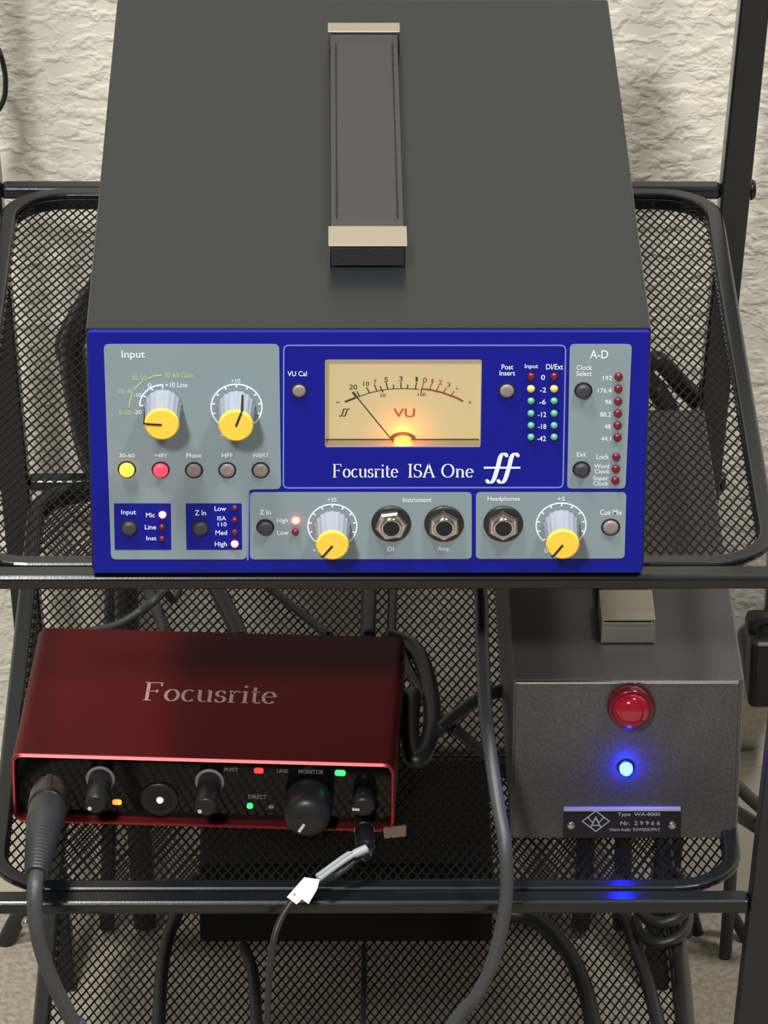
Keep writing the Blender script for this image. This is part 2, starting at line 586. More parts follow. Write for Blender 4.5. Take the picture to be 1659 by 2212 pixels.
def post(sx, yc, ztop):
    mb = MB(LOC)
    wx, wy = 0.0138, 0.0145
    vs = []
    for z in (0.0, ztop):
        xi = hw(z)
        for dx, dy in ((0, -wy / 2), (wx, -wy / 2), (wx, wy / 2), (0, wy / 2)):
            vs.append((sx * (xi + dx), yc + dy, z))
    mb.add(vs, [(0, 3, 2, 1), (4, 5, 6, 7), (0, 1, 5, 4), (1, 2, 6, 5), (2, 3, 7, 6), (3, 0, 4, 7)])
    o = mb.build('post', M['metal_black'], cart, bevel=0.0012)
    for zr in TIERS:
        b = MB(lambda p: LOC((sx * (hw(zr) + wx + p.z), yc + p.x, zr - 0.003 + p.y)))
        b.lathe((0, 0), [(0.0050, 0), (0.0050, 0.0012), (0.0042, 0.0026), (0.002, 0.0030)], 16)
        b.build('bolt', M['metal_black'], o)
    return o
for sx in (-1, 1):
    post(sx, 0.386, 0.78)
    p = post(sx, 0.0085, 0.70 if sx < 0 else 0.455)
# bright screws at the tray ends of the side
for px_, py_, y in ((1641, 1812, 0.3785), (56, 1995, 0.3785)):
    c = on_y(px_, py_, y)
    b = MB(lambda p: LOC((c.x + p.x, c.y - p.z, c.z + p.y)))
    b.lathe((0, 0), [(0.0017, -0.004), (0.0024, 0), (0.0024, 0.0006), (0.0014, 0.0015)], 12)
    b.build('screw', M['chrome'], cart)

# ------------------------------------------------------------------ preamp
PW, PH, PD = 0.22, 0.10768, 0.34075
amp = thing('preamp', 'black cased preamp with blue front, yellow knobs and lit meter', 'preamp', (0, 0, Z0))
def uv(px, py):
    p = on_y(px, py, 0.0)
    return (p.x, p.z - Z0)
PAN = lambda p: Vector((p.x, -p.z, p.y))           # panel frame (right, up, out) -> thing frame
def PB(): return MB(PAN)
m = MB(lambda p: Vector((p.x, p.z, p.y)))
m.ring(rrect(-PW / 2 - 0.0006, 0.0, PW / 2 + 0.0006, PH + 0.0006, 0.0012, 4), rrect(-PW / 2 + 0.0012, 0.0018, PW / 2 - 0.0012, PH - 0.0012, 0.0010, 4), 0.0025, PD)
m.build('case', M['case'], amp, bevel=0.0005)
m = MB(); m.box((-PW / 2 + 0.001, PD - 0.004, 0.0015), (PW / 2 - 0.001, PD - 0.001, PH - 0.001)); m.build('back_plate', M['case'], amp)
# blue panel with the meter window cut out
x0, y1 = uv(702, 777); x1, y0 = uv(1038, 966)
m = PB()
out = rrect(-PW / 2, 0.0002, PW / 2, PH, 0.0012, 6)
n_ = len(out)
inn = rrect(x0, y0, x1, y1, 0.0008, 6)
m.ring(out, inn, -0.0024, 0.0)
m.build('front_panel', M['blue'], amp, bevel=0.0004)
for sx in (-0.085, 0.085):
    for yy in (0.045, 0.30):
        f = MB(); f.lathe((sx, yy), [(0.007, -0.0090), (0.0075, -0.008), (0.0075, 0)], 18); f.build('rubber_foot', M['black'], amp)

def plate(pts, r, mname, name, w0=0.0, w1=0.00015, rel=False):
    mb = PB()
    mb.prism(round_poly([uv(*p) for p in pts], r), w0, w1)
    return mb.build(name, M[mname], amp)
plate([(224, 743), (240, 1208), (533, 1208), (536, 1057), (607, 1056), (603, 743)], 0.0022, 'grey', 'input_section')
plate([(1231, 743), (1225, 1055), (1351, 1055), (1365, 743)], 0.0020, 'grey', 'converter_section')
plate([(540, 1063), (540, 1208), (1019, 1207), (1019, 1063)], 0.0020, 'grey', 'instrument_section')
plate([(1028, 1063), (1028, 1207), (1349, 1206), (1353, 1063)], 0.0020, 'grey', 'headphone_section')
plate([(246, 1087), (248, 1187), (370, 1187), (369, 1087)], 0.0004, 'blue', 'selector_plate', 0.00015, 0.00025)
plate([(401, 1087), (403, 1187), (523, 1187), (522, 1087)], 0.0004, 'blue', 'selector_plate', 0.00015, 0.00025)
def outline(pts, r, wpx=3.2):
    mb = PB()
    poly = round_poly([uv(*p) for p in pts], r, 6)
    mb.ribbon(poly, wpx / 5500, 0, 0.00012, closed=True)
    return mb.build('printed_frame', M['line'], amp)
outline([(613, 746), (612, 1054), (1216, 1053), (1222, 746)], 0.0022)
outline([(536, 1058), (534, 1210), (536, 1210), (538, 1058)], 0.0003, 2)

G = 0.00026     # print height above the grey sections
def lettering(s, cx, cy, wpx, hpx, mname='white', g=G, parent=None):
    a = uv(cx - wpx / 2, cy + hpx / 2); b = uv(cx + wpx / 2, cy - hpx / 2)
    mb = PB()
    text_into(mb, s, a[0], b[0], a[1], b[1], g)
    return mb.build('lettering', M[mname], parent or amp)

for t in [('Input', 288, 767, 50, 21), ('A-D', 1294, 765, 40, 18), ('Phase', 419, 983, 33, 10), ('HPF', 491, 983, 24, 10), ('INSERT', 563, 983, 34, 9),
          ('30-60', 274, 983, 33, 9), ('+48V', 347, 983, 28, 9), ('Input', 278, 1107, 32, 13), ('Mic', 325, 1112, 19, 10), ('Line', 325, 1138, 24, 10), ('Inst', 327, 1162, 22, 9),
          ('Z In', 433, 1107, 24, 11), ('Low', 476, 1098, 25, 10), ('ISA', 479, 1119, 19, 9), ('110', 480, 1132, 19, 9), ('Med', 478, 1150, 25, 10), ('High', 477, 1176, 26, 13),
          ('Z In', 573, 1106, 24, 11), ('High', 610, 1125, 24, 13), ('Low', 611, 1150, 24, 10), ('Instrument', 901, 1079, 62, 11), ('DI', 844, 1185, 14, 10), ('Amp', 958, 1186, 26, 12),
          ('Headphones', 1088, 1078, 70, 12), ('Cue Mix', 1320, 1106, 48, 12), ('Clock\nSelect', 1262, 800, 34, 24), ('192', 1312, 816, 20, 10), ('176.4', 1306, 843, 30, 10), ('96', 1314, 868, 15, 10),
          ('88.2', 1308, 895, 24, 10), ('48', 1312, 921, 14, 10), ('44.1', 1309, 947, 22, 10), ('Ext', 1256, 981, 20, 10), ('Lock', 1302, 986, 27, 11),
          ('Word\nClock', 1300, 1012, 34, 21), ('Super\nClock', 1298, 1038, 34, 21),
          ('+10', 509, 822, 20, 9), ('0', 482, 937, 8, 10), ('+35', 717, 1079, 20, 9), ('+10', 686, 1188, 20, 9), ('+5', 1212, 1077, 16, 9), ('0', 1180, 1189, 8, 10),
          ('0', 323, 832, 8, 10), ('+10 Line', 381, 831, 48, 11), ('-10', 297, 853, 16, 9), ('-20', 297, 890, 18, 9)]:
    lettering(*t)
for t in [('30-60 Gain', 386, 810, 62, 11), ('20-50', 300, 816, 32, 11), ('10-40', 272, 845, 32, 11), ('0-30', 270, 891, 26, 10)]:
    lettering(*t, 'yprint')
for t in [('VU Cal', 642, 807, 42, 11), ('Post\nInsert', 1096, 799, 34, 24), ('Input', 1148, 792, 29, 12), ('DI/Ext', 1198, 792, 37, 12), ('0', 1173, 815, 9, 11), ('-2', 1173, 842, 14, 11),
          ('-6', 1172, 868, 14, 11), ('-12', 1171, 895, 18, 11), ('-18', 1171, 921, 18, 11), ('-42', 1170, 947, 19, 11)]:
    lettering(*t, 'white', 0.00012)
# maker's lettering and double-f mark
mb = PB()
a = uv(718, 1031); b = uv(860, 1031); c = uv(862, 1001)
serif_text(mb, 'Focusrite', a[0], b[0], a[1], (c[1] - a[1]) * 0.97, 0.00014)
mb.build('lettering', M['white'], amp)
mb = PB()
a = uv(880, 1031); b = uv(1023, 1031)
serif_text(mb, 'ISA One', a[0], b[0], a[1], (c[1] - a[1]) * 0.97, 0.00014)
mb.build('lettering', M['white'], amp)
mb = PB()
def ff(mb, cx, cy, hpx, wpx, w, barpx=None):
    for off in (-0.18, 0.18):
        pts = [(.36, -.44), (.30, -.50), (.20, -.47), (.12, -.36), (.05, -.12), (-.03, .15), (-.10, .36), (-.19, .47), (-.30, .49), (-.38, .42)]
        pts = [uv(cx + (off - q[0]) * wpx * 0.9 * -1 * -1, cy + q[1] * hpx) for q in pts]
        pts = [Vector((q[0], q[1], 0)) for q in pts]
        sp = [(q.x, q.y) for q in spline(pts, 5)]
        mb.ribbon(sp, wpx * 0.085 / 5500, w - 2e-5, w, thin=wpx * 0.05 / 5500)
        e = sp[0]; mb.lathe(e, [(wpx * .05 / 5500, w - 2e-5), (wpx * .05 / 5500, w)], 10)
        e = sp[-1]; mb.lathe(e, [(wpx * .05 / 5500, w - 2e-5), (wpx * .05 / 5500, w)], 10)
    if barpx:
        mb.ribbon([uv(*barpx[0]), uv(*barpx[1])], 5 / 5500, w - 2e-5, w + 2e-6)
def ff2(mb, cx, cy, hpx, wpx, w, bar=None):
    for off in (-0.20, 0.20):
        pts = [(.34, -.42), (.27, -.49), (.17, -.46), (.10, -.34), (.04, -.10), (-.04, .16), (-.11, .36), (-.19, .47), (-.29, .49), (-.36, .42)]
        sp = [(q.x, q.y) for q in spline([Vector((*uv(cx + (off + q[0]) * wpx * 0.80, cy + q[1] * hpx), 0)) for q in pts], 5)]
        mb.ribbon(sp, wpx * 0.13 / 5500, w - 2e-5, w, thin=wpx * 0.05 / 5500)
        for e in (sp[0], sp[-1]):
            mb.lathe(e, [(wpx * .05 / 5500, w - 2e-5), (wpx * .05 / 5500, w + 1e-6)], 10)
    if bar:
        mb.ribbon([uv(*bar[0]), uv(*bar[1])], 5 / 5500, w - 2e-5, w + 2e-6)
ff2(mb, 1086, 1011, 64, 76, 0.00014, ((1045, 1010), (1124, 1010)))
mb.build('logo_mark', M['white'], amp)

# dial rings and knobs
def dial(cx, cy, rpx, a0, a1, nt, mname='white', knob=True, ptr=90.0, R0=0.0072, hgt=0.0158):
    u, v = uv(cx, cy)
    r = rpx / 5490
    mb = PB()
    mb.ribbon(arc2(u, v, r, r, a0, a1, 40), 3.2 / 5490, 0.00015, G)
    for k in range(nt):
        a = math.radians(a0 + (a1 - a0) * k / (nt - 1))
        mb.ribbon([(u + r * math.cos(a), v + r * math.sin(a)), (u + (r - 0.0014) * math.cos(a), v + (r - 0.0014) * math.sin(a))], 3.2 / 5490, 0.00015, G + 1e-6)
    mb.build('dial_scale', M[mname], amp)
    k = PB()
    k.lathe((u, v), [(R0 + 0.0004, 0.0003), (R0 + 0.0004, 0.0018), (R0, 0.0030), (R0 - 0.0005, hgt - 0.0010), (R0 - 0.0007, hgt - 0.0002)], 72, flute=0.045, nfl=18)
    kn = k.build('knob', M['skirt'], amp, label='grey fluted knob with yellow cap')
    c = PB()
    c.lathe((u, v), [(R0 - 0.0005, hgt - 0.0006), (R0 - 0.0003, hgt), (R0 - 0.0005, hgt + 0.0006), (R0 - 0.0011, hgt + 0.0010)], 40)
    c.build('knob_cap', M['cap'], kn)
    t = math.radians(ptr)
    d = Vector((math.cos(t), math.sin(t)))
    e = Vector((-d.y, d.x)) * 0.00040
    p = PB()
    p.prism([(u + e.x, v + e.y), (u - e.x, v - e.y), (u - e.x + d.x * (R0 - 0.0009), v - e.y + d.y * (R0 - 0.0009)), (u + e.x + d.x * (R0 - 0.0009), v + e.y + d.y * (R0 - 0.0009))], hgt + 0.0005, hgt + 0.0012)
    r0, r1 = R0 - 0.0012, R0 + 0.0001
    p.prism([(u + e.x + d.x * r0, v + e.y + d.y * r0), (u - e.x + d.x * r0, v - e.y + d.y * r0), (u - e.x + d.x * r1, v - e.y + d.y * r1), (u + e.x + d.x * r1, v + e.y + d.y * r1)], 0.0030, hgt + 0.0008)
    p.build('pointer', M['pointer'], kn)
dial(352, 876, 50, 180, 90, 4, ptr=176)
dial(511, 879, 55, 225, -45, 11, ptr=70)
dial(718, 1136, 53.5, 225, -45, 11, ptr=232, R0=0.0069)
dial(1212, 1134, 54.5, 225, -45, 11, ptr=234, R0=0.0070)
mb = PB()       # yellow gain arc
mb.ribbon([uv(*p) for p in ((279, 880), (281, 865), (285, 852))], 2.6 / 5490, 0.00015, G)
mb.ribbon([uv(*p) for p in ((290, 841), (299, 831), (309, 822))], 2.6 / 5490, 0.00015, G)
mb.ribbon([uv(*p) for p in ((320, 817), (333, 812), (350, 810))], 2.6 / 5490, 0.00015, G)
mb.build('gain_arc', M['yprint'], amp)

# buttons
def button(cx, cy, rpx, mname, out=0.0018, bez=True, lab=None):
    u, v = uv(cx, cy)
    r = rpx / 5490
    b = PB(); b.lathe((u, v), [(r * 1.10, 0.0000), (r * 1.10, 0.00035), (r * 1.0, 0.00035)], 28)
    bo = b.build('button', M['hole'], amp, label=lab)
    c = PB(); c.lathe((u, v), [(r * 0.90, 0.0002), (r * 0.90, out * 0.6), (r * 0.80, out * 0.9), (r * 0.5, out)], 28)
    c.build('button_cap', M[mname], bo)
button(274, 1013, 18, 'btn_y', 0.0022, lab='lit yellow push button')
button(347, 1014, 18, 'btn_r', 0.0022, lab='lit red push button')
for x in (419, 491, 563): button(x, 1015, 18, 'clearbutton', 0.0012)
button(646, 843, 16, 'clearbutton', 0.0014); button(1095, 843, 17, 'clearbutton', 0.0014)
button(1319, 1138, 19, 'clearbutton', 0.0014)
for x, y in ((279, 1139), (433, 1139), (573, 1138), (1260, 843), (1256, 1013)): button(x, y, 18, 'dkbutton', 0.0024)

def led(cx, cy, mname, rpx=9.5, lab=None):
    u, v = uv(cx, cy)
    r = rpx / 5490
    b = PB(); b.lathe((u, v), [(r, 0.0001), (r, 0.0004), (r * 0.85, 0.0011), (r * 0.5, 0.0015), (r * 0.15, 0.0016)], 16)
    b.build('led', M[mname], amp, label=lab)
for y in (813, 839, 866, 892, 918, 944): led(1336 - (y - 813) * 0.02, y, 'led_red')
for x, y in ((1331, 986), (1330, 1012), (1329, 1037)): led(x, y, 'led_red')
for x in (1147, 1197):
    led(x, 812, 'led_red', 9); led(x, 839, 'led_yel', 9)
    for y in (865, 892, 918, 943): led(x, y, 'led_grn', 8)
led(351, 1111, 'led_on', 8.5, 'lit red led'); led(350, 1137, 'led_red', 7); led(350, 1162, 'led_red', 7)
led(507, 1096, 'led_red', 7); led(507, 1122, 'led_red', 7); led(507, 1148, 'led_red', 7); led(507, 1174, 'led_on', 8.5, 'lit red led')
led(639, 1124, 'led_on', 8.5, 'lit red led'); led(638, 1148, 'led_red', 8)

# jack sockets
for cx, cy, a in ((845, 1130, 8), (959, 1130, 30), (1087, 1130, 30)):
    u, v = uv(cx, cy)
    b = PB(); b.lathe((u, v), [(0.0079, 0.0001), (0.0079, 0.0009), (0.0074, 0.0014), (0.0060, 0.0014)], 36)
    jk = b.build('jack_socket', M['black'], amp)
    b = PB(); b.lathe((u, v), [(0.0066, 0.0012), (0.0066, 0.0026), (0.0058, 0.0034), (0.0045, 0.0036)], 6, smooth=False, a0=math.radians(a)); b.build('hex_nut', M['chrome'], jk)
    b = PB(); b.lathe((u, v), [(0.0043, 0.0030), (0.0043, 0.0044), (0.0038, 0.0047)], 28); b.build('bushing', M['chrome'], jk)
    b = PB(); b.lathe((u, v), [(0.0033, 0.0040), (0.0033, 0.0049)], 28); b.build('socket_hole', M['hole'], jk)

# VU meter
x0, y1 = uv(702, 777); x1, y0 = uv(1038, 966)
DEP = 0.0062
m = PB()
ro = rrect(x0 - 0.0012, y0 - 0.0012, x1 + 0.0012, y1 + 0.0012, 0.001, 4); ri = rrect(x0 + 0.0001, y0 + 0.0001, x1 - 0.0001, y1 - 0.0001, 0.0007, 4)
m.ring(ro, ri, -DEP - 0.001, -0.0004)
vu = m.build('vu_meter', M['recess'], amp, label='cream lit meter window')
m = PB(); m.box((x0 - 0.001, y0 - 0.001, -DEP - 0.0015), (x1 + 0.001, y1 + 0.001, -DEP)); m.build('dial_face', M['face'], vu)
# positions on the recessed face
def uvf(px, py, dep=DEP):
    p = on_y(px, py, dep)
    return (p.x, p.z - Z0)
m = PB(); m.box((uvf(700, 948)[0], uvf(700, 949.6)[1], -DEP), (uvf(1034, 948)[0], uvf(700, 948)[1], -DEP + 0.0003)); m.build('face_line', M['mblack'], vu)
def mtext(s, cx, cy, wpx, hpx, mn='mblack'):
    a = uvf(cx - wpx / 2, cy + hpx / 2); b = uvf(cx + wpx / 2, cy - hpx / 2)
    mb = PB(); text_into(mb, s, a[0], b[0], a[1], b[1], -DEP + 0.00012); mb.build('scale_figure', M[mn], vu)
for t in [('20', 763, 836, 17, 11), ('10', 791, 829, 13, 10), ('7', 810, 825, 6, 10), ('5', 834, 820, 8, 11), ('3', 866, 818, 8, 11), ('1', 900, 819, 5, 10), ('50', 827, 854, 12, 7), ('100', 911, 852, 17, 7),
          ('-', 730, 869, 8, 2), ('+', 1015, 869, 7, 7)]:
    mtext(*t)
for t in [('0', 918, 821, 9, 11), ('1', 934, 823, 4, 10), ('2', 951, 826, 8, 10), ('3', 969, 831, 8, 10), ('+', 987, 839, 6, 6)]:
    mtext(*t, 'mred')
mtext('VU', 873, 892, 47, 19, 'mred')
mb = PB()
arc = [(745, 868), (768, 859), (800, 848), (835, 841), (870, 839), (905, 841)]
mb.ribbon([uvf(*p) for p in arc], 1.8 / 5480, -DEP, -DEP + 0.00012)
mb.ribbon([uvf(*p) for p in arc[:2]], 4.5 / 5480, -DEP, -DEP + 0.00013)
for a, b in (((771, 845), (777, 857)), ((792, 837), (798, 848)), ((809, 831), (814, 844)), ((821, 834), (824, 843)), ((834, 826), (838, 841)), ((850, 831), (850, 840)), ((866, 825), (866, 839)), ((881, 831), (880, 839)), ((900, 826), (897, 840)), ((826, 841), (827, 848)), ((910, 841), (910, 848))):
    mb.ribbon([uvf(*a), uvf(*b)], 2.6 / 5480, -DEP, -DEP + 0.00012)
mb.build('scale_marks', M['mblack'], vu)
mb = PB()
mb.ribbon([uvf(*p) for p in ((911, 840), (930, 842), (955, 848), (980, 857))], 4 / 5480, -DEP, -DEP + 0.00012)
mb.ribbon([uvf(*p) for p in ((980, 857), (990, 861), (1000, 867))], 4.5 / 5480, -DEP, -DEP + 0.00012)
for a, b in (((915, 826), (911, 840)), ((932, 829), (928, 842)), ((948, 832), (943, 845)), ((964, 838), (957, 849)), ((981, 845), (974, 855))):
    mb.ribbon([uvf(*a), uvf(*b)], 2.2 / 5480, -DEP, -DEP + 0.00012)
mb.build('red_scale_marks', M['mred'], vu)
mb = PB()
_uv = uv; uv = uvf
ff2(mb, 744, 891, 17, 24, -DEP + 0.00012)
uv = _uv
mb.build('meter_logo', M['mblack'], vu)
mb = PB()
a = uvf(850, 955, 0.0035); b = uvf(770, 857, 0.0035); c = uvf(762, 847, 0.0035)
mb.ribbon([a, b], 2.4 / 5480, -0.0037, -0.0034)
mb.ribbon([b, c], 5.0 / 5480, -0.0037, -0.0033)
mb.build('needle', M['mblack'], vu)
ct = uvf(870, 956)
mb = PB(); mb.ribbon(arc2(ct[0], ct[1], 29 / 5480, 20 / 5000, 150, 30, 14), 6 / 5480, -DEP, -DEP + 0.0007); mb.build('pivot_cover', M['mblack'], vu)
mb = PB(); mb.prism(arc2(ct[0], ct[1] - 0.0008, 25 / 5480, 17 / 5000, 160, 20, 14), -DEP, -DEP + 0.0030); mb.build('meter_bulb', M['bulb'], vu)
mb = PB(); mb.box((x0, y0, -0.0008), (x1, y1, -0.0005)); mb.build('meter_glass', M['glass'], vu)

pl = bpy.data.lights.new('meter_lamp', 'POINT')
pl.energy = 0.0065
pl.color = (1.0, 0.20, 0.01)
pl.shadow_soft_size = 0.0012
plo = bpy.data.objects.new('meter_lamp', pl)
col.objects.link(plo)
plo.parent = vu
plo.location = (ct[0], DEP - 0.0042, ct[1] + 0.0030)

# handle on the top
HT = Z0 + PH + 0.0006
def handle(parent, org, ztop, pf0, pf1, pb0, pb1, xl, xr, sh, hcl):
    """pf0..pf1 front clip, pb0..pb1 back clip (depths), sh strap height above the top, hcl clip height"""
    off = Vector(org)
    T = lambda p: p - off
    w = xr - xl
    for (ya, yb, front) in ((pf0, pf1, True), (pb0, pb1, False)):
        mb = MB(T)
        th = 0.0008
        prof = [(xl, ztop), (xl, ztop + hcl), (xr, ztop + hcl), (xr, ztop), (xr - th, ztop), (xr - th, ztop + hcl - th), (xl + th, ztop + hcl - th), (xl + th, ztop)]
        vs = [(p[0], ya, p[1]) for p in prof] + [(p[0], yb, p[1]) for p in prof]
        n = 8
        fs = [(i, (i + 1) % n, n + (i + 1) % n, n + i) for i in range(n)]
        fs += [(0, 1, 6, 7), (1, 2, 5, 6), (2, 3, 4, 5), (8, 9, 14, 15), (9, 10, 13, 14), (10, 11, 12, 13)]
        mb.add(vs, fs)
        mb.build('handle_clip', M['nickel'], parent, bevel=0.00025)
    # strap: runs between the clips, folded down at both ends
    mb = MB(T)
    th = 0.0028
    path = [(pf0 + 0.0003, ztop + 0.0008), (pf0 + 0.0003, ztop + hcl - 0.0012), (pf1, ztop + hcl - 0.0012), (pf1 + 0.01, ztop + sh + 0.0008), ((pf0 + pb1) / 2, ztop + sh + 0.0016), (pb0 - 0.01, ztop + sh + 0.0008), (pb0, ztop + hcl - 0.0012), (pb1, ztop + hcl - 0.0012), (pb1, ztop + 0.0008)]
    a, b = xl + 0.0012, xr - 0.0012
    top, bot = [], []
    n = len(path)
    for i, p in enumerate(path):
        q0 = Vector(path[max(i - 1, 0)]); q1 = Vector(path[min(i + 1, n - 1)])
        t = (q1 - q0).normalized()
        nn = Vector((t.y, -t.x)) * th
        top.append(Vector(p)); bot.append(Vector(p) + nn)
    vs = []
    for k in range(n):
        vs += [(a, top[k].x, top[k].y), (b, top[k].x, top[k].y), (b, bot[k].x, bot[k].y), (a, bot[k].x, bot[k].y)]
    fs = [(0, 1, 2, 3), (4 * n - 4, 4 * n - 1, 4 * n - 2, 4 * n - 3)]
    for k in range(n - 1):
        for e in range(4):
            fs.append((4 * k + e, 4 * k + (e + 1) % 4, 4 * k + 4 + (e + 1) % 4, 4 * k + 4 + e))
    mb.add(vs, fs)
    st = mb.build('handle_strap', M['leather'], parent, bevel=0.0004)
    # stitching along both long edges
    sb = MB(T)
    y = pf1 + 0.012
    while y < pb0 - 0.012:
        for x in (a + 0.0023, b - 0.0023):
            sb.box((x - 0.00022, y, ztop + sh + 0.0006), (x + 0.00022, y + 0.0018, ztop + sh + 0.00205))
        y += 0.0028
    o = sb.build('stitching', M['thread'], st)
    o['kind'] = 'stuff'
hc = 0.0100
fa = on_z(795, 530, HT + hc); fb = on_z(795, 488, HT + hc); ba = on_z(788, 68, HT + hc); bb = on_z(788, 49, HT + hc)
xl = on_z(709, 528, HT + hc).x; xr = on_z(880, 528, HT + hc).x
handle(amp, (0, 0, Z0), HT, fa.y, fb.y, ba.y, bb.y, xl, xr, hc - 0.0025, hc)

# ------------------------------------------------------------------ red interface on the middle tray
ZM2 = TIERS[1] - 0.0060                     # top of the middle tray's mesh
RZ = ZM2 + 0.0022
rl = on_z(29, 1775, RZ); rr = on_z(851, 1798, RZ)
rang = math.atan2(rr.y - rl.y, rr.x - rl.x)
RW = (rr - rl).length
rc = (rl + rr) / 2
RH = on_plane(440, 1640, rc, Vector((math.sin(rang), -math.cos(rang), 0))).z - RZ
RDp = 0.110
itf = thing('audio_interface', 'red metal audio interface with black glossy front on the middle tray', 'audio interface', (rc.x, rc.y, RZ), rang)
IMAT = (Matrix.Translation((rc.x, rc.y, RZ)) @ Matrix.Rotation(rang, 4, 'Z')).inverted()
NRM = Vector((math.sin(rang), -math.cos(rang), 0))
m = MB(lambda p: Vector((p.x, p.z, p.y)))
m.ring(rrect(-RW / 2, 0, RW / 2, RH, 0.0045, 6), rrect(-RW / 2 + 0.0016, 0.0016, RW / 2 - 0.0016, RH - 0.0016, 0.0032, 6), 0, RDp)
shell = m.build('shell', M['red'], itf, bevel=0.0003)
m = MB(lambda p: Vector((p.x, p.z, p.y)))
lo = rrect(-RW / 2 - 0.0001, -0.0001, RW / 2 + 0.0001, RH + 0.0001, 0.0046, 6); li = rrect(-RW / 2 + 0.0011, 0.0011, RW / 2 - 0.0011, RH - 0.0011, 0.0036, 6)
nl = len(lo)
m.add([(p[0], p[1], 0.0009) for p in lo] + [(p[0] * 0.998, p[1], 0.0002) for p in lo] + [(p[0], p[1], -0.0005) for p in li] + [(p[0], p[1], 0.0009) for p in li],
      [(a_ * nl + i, a_ * nl + (i + 1) % nl, ((a_ + 1) % 4) * nl + (i + 1) % nl, ((a_ + 1) % 4) * nl + i) for a_ in range(4) for i in range(nl)])
m.build('polished_edge', M['rededge'], shell)
for sx in (-RW / 2 + 0.018, RW / 2 - 0.018):
    for yy in (0.016, RDp - 0.016):
        f = MB(); f.lathe((sx, yy), [(0.006, -0.0022), (0.0062, 0.0002)], 16); f.build('rubber_foot', M['black'], itf)
REC = 0.0045
m = MB(lambda p: Vector((p.x, p.z, p.y)))
m.prism(rrect(-RW / 2 + 0.0016, 0.0016, RW / 2 - 0.0016, RH - 0.0016, 0.0032, 6), REC, REC + 0.002)
m.build('front_plate', M['gloss'], itf)
m = MB(lambda p: Vector((p.x, p.z, p.y)))
m.prism(rrect(-RW / 2 + 0.0016, 0.0016, RW / 2 - 0.0016, RH - 0.0016, 0.0032, 6), RDp - 0.004, RDp - 0.002)
m.build('back_plate', M['black'], itf)
P0 = rc - NRM * REC + Vector((0, 0, 0))
def ip(px, py, d=0.0):
    """photo pixel -> interface frame (x, z) on the front plate, d in front of it"""
    w = on_plane(px, py, P0 + NRM * d, NRM)
    q = IMAT @ w
    return (q.x, q.z)
def IB(): return MB(lambda p: Vector((p.x, REC - p.z, p.y)))
def icyl(px, py, prof, name, mn, parent=None, n=28, **k):
    c = ip(px, py)
    b = IB(); b.lathe(c, prof, n, **k)
    return b.build(name, M[mn], parent or itf)
# two gain knobs with halo rings
for px_, py_ in ((217, 1682), (453, 1688)):
    hl = icyl(px_, py_, [(0.0063, 0), (0.0063, 0.0006), (0.0052, 0.0006)], 'knob_ring', 'halo')
    kb = icyl(px_, py_, [(0.0050, 0.0004), (0.0049, 0.010), (0.0046, 0.0205), (0.0036, 0.0215)], 'gain_knob', 'knobblk')
    c = ip(px_, py_)
    b = IB(); b.lathe((c[0] - 0.0026, c[1] - 0.0019), [(0.0009, 0.0205), (0.0009, 0.0218)], 10); b.build('pointer', M['tick'], kb)
# big monitor knob and headphone knob
c = ip(668, 1722)
b = IB(); b.lathe(c, [(0.0100, 0.0002), (0.0104, 0.004), (0.0102, 0.013), (0.0094, 0.0165), (0.0072, 0.0185), (0.004, 0.0190)], 40); kb = b.build('monitor_knob', M['knobblk'], itf)
b = IB(); d = Vector((-0.50, -0.86)); e = Vector((-d.y, d.x)) * 0.0006
b.prism([(c[0] + d.x * r_ + s_ * e.x, c[1] + d.y * r_ + s_ * e.y) for r_, s_ in ((0.0022, 1), (0.0022, -1), (0.0066, -1), (0.0066, 1))], 0.0180, 0.0195); b.build('pointer', M['tick'], kb)
c = ip(787, 1716)
b = IB(); b.lathe(c, [(0.0050, 0.0002), (0.0050, 0.008), (0.0046, 0.0105), (0.0034, 0.0112)], 28); kb = b.build('phones_knob', M['knobblk'], itf)
b = IB(); b.box((c[0] - 0.0046, c[1] - 0.0012, 0.0102), (c[0] - 0.0015, c[1] - 0.0003, 0.0116)); b.build('pointer', M['tick'], kb)
# middle jack with a lit centre
jk = icyl(345, 1726, [(0.0083, 0), (0.0083, 0.0010), (0.0072, 0.0014), (0.0056, 0.0010)], 'jack_socket', 'black')
icyl(345, 1726, [(0.0052, 0.0008), (0.0050, 0.0013)], 'socket_hole', 'hole', jk)
icyl(346, 1725, [(0.0016, 0.0010), (0.0012, 0.0022)], 'led', 'e_white', n=12)
def bar(px_, py_, w, h, mn, name='led', d=0.0006):
    c = ip(px_, py_)
    b = IB(); b.prism(rrect(c[0] - w / 2, c[1] - h / 2, c[0] + w / 2, c[1] + h / 2, min(w, h) * 0.4, 4), 0.0, d)
    return b.build(name, M[mn], itf)
bar(253, 1732, 0.0040, 0.0024, 'e_amber'); bar(559, 1664, 0.0040, 0.0024, 'e_red'); bar(735, 1669, 0.0046, 0.0026, 'e_green'); bar(540, 1740, 0.0026, 0.0026, 'e_green')
bar(586, 1742, 0.0024, 0.0016, 'halo', 'button')
def itext(s, px_, py_, wpx, hpx, mn='halo'):
    a = ip(px_ - wpx / 2, py_ + hpx / 2); b_ = ip(px_ + wpx / 2, py_ - hpx / 2)
    b = IB(); text_into(b, s, a[0], b_[0], a[1], b_[1], 0.00012); b.build('lettering', M[mn], itf)
itext('MONITOR', 672, 1667, 54, 8); itext('DIRECT', 556, 1721, 40, 8); itext('INST', 500, 1662, 30, 7); itext('LINE', 610, 1665, 24, 7)
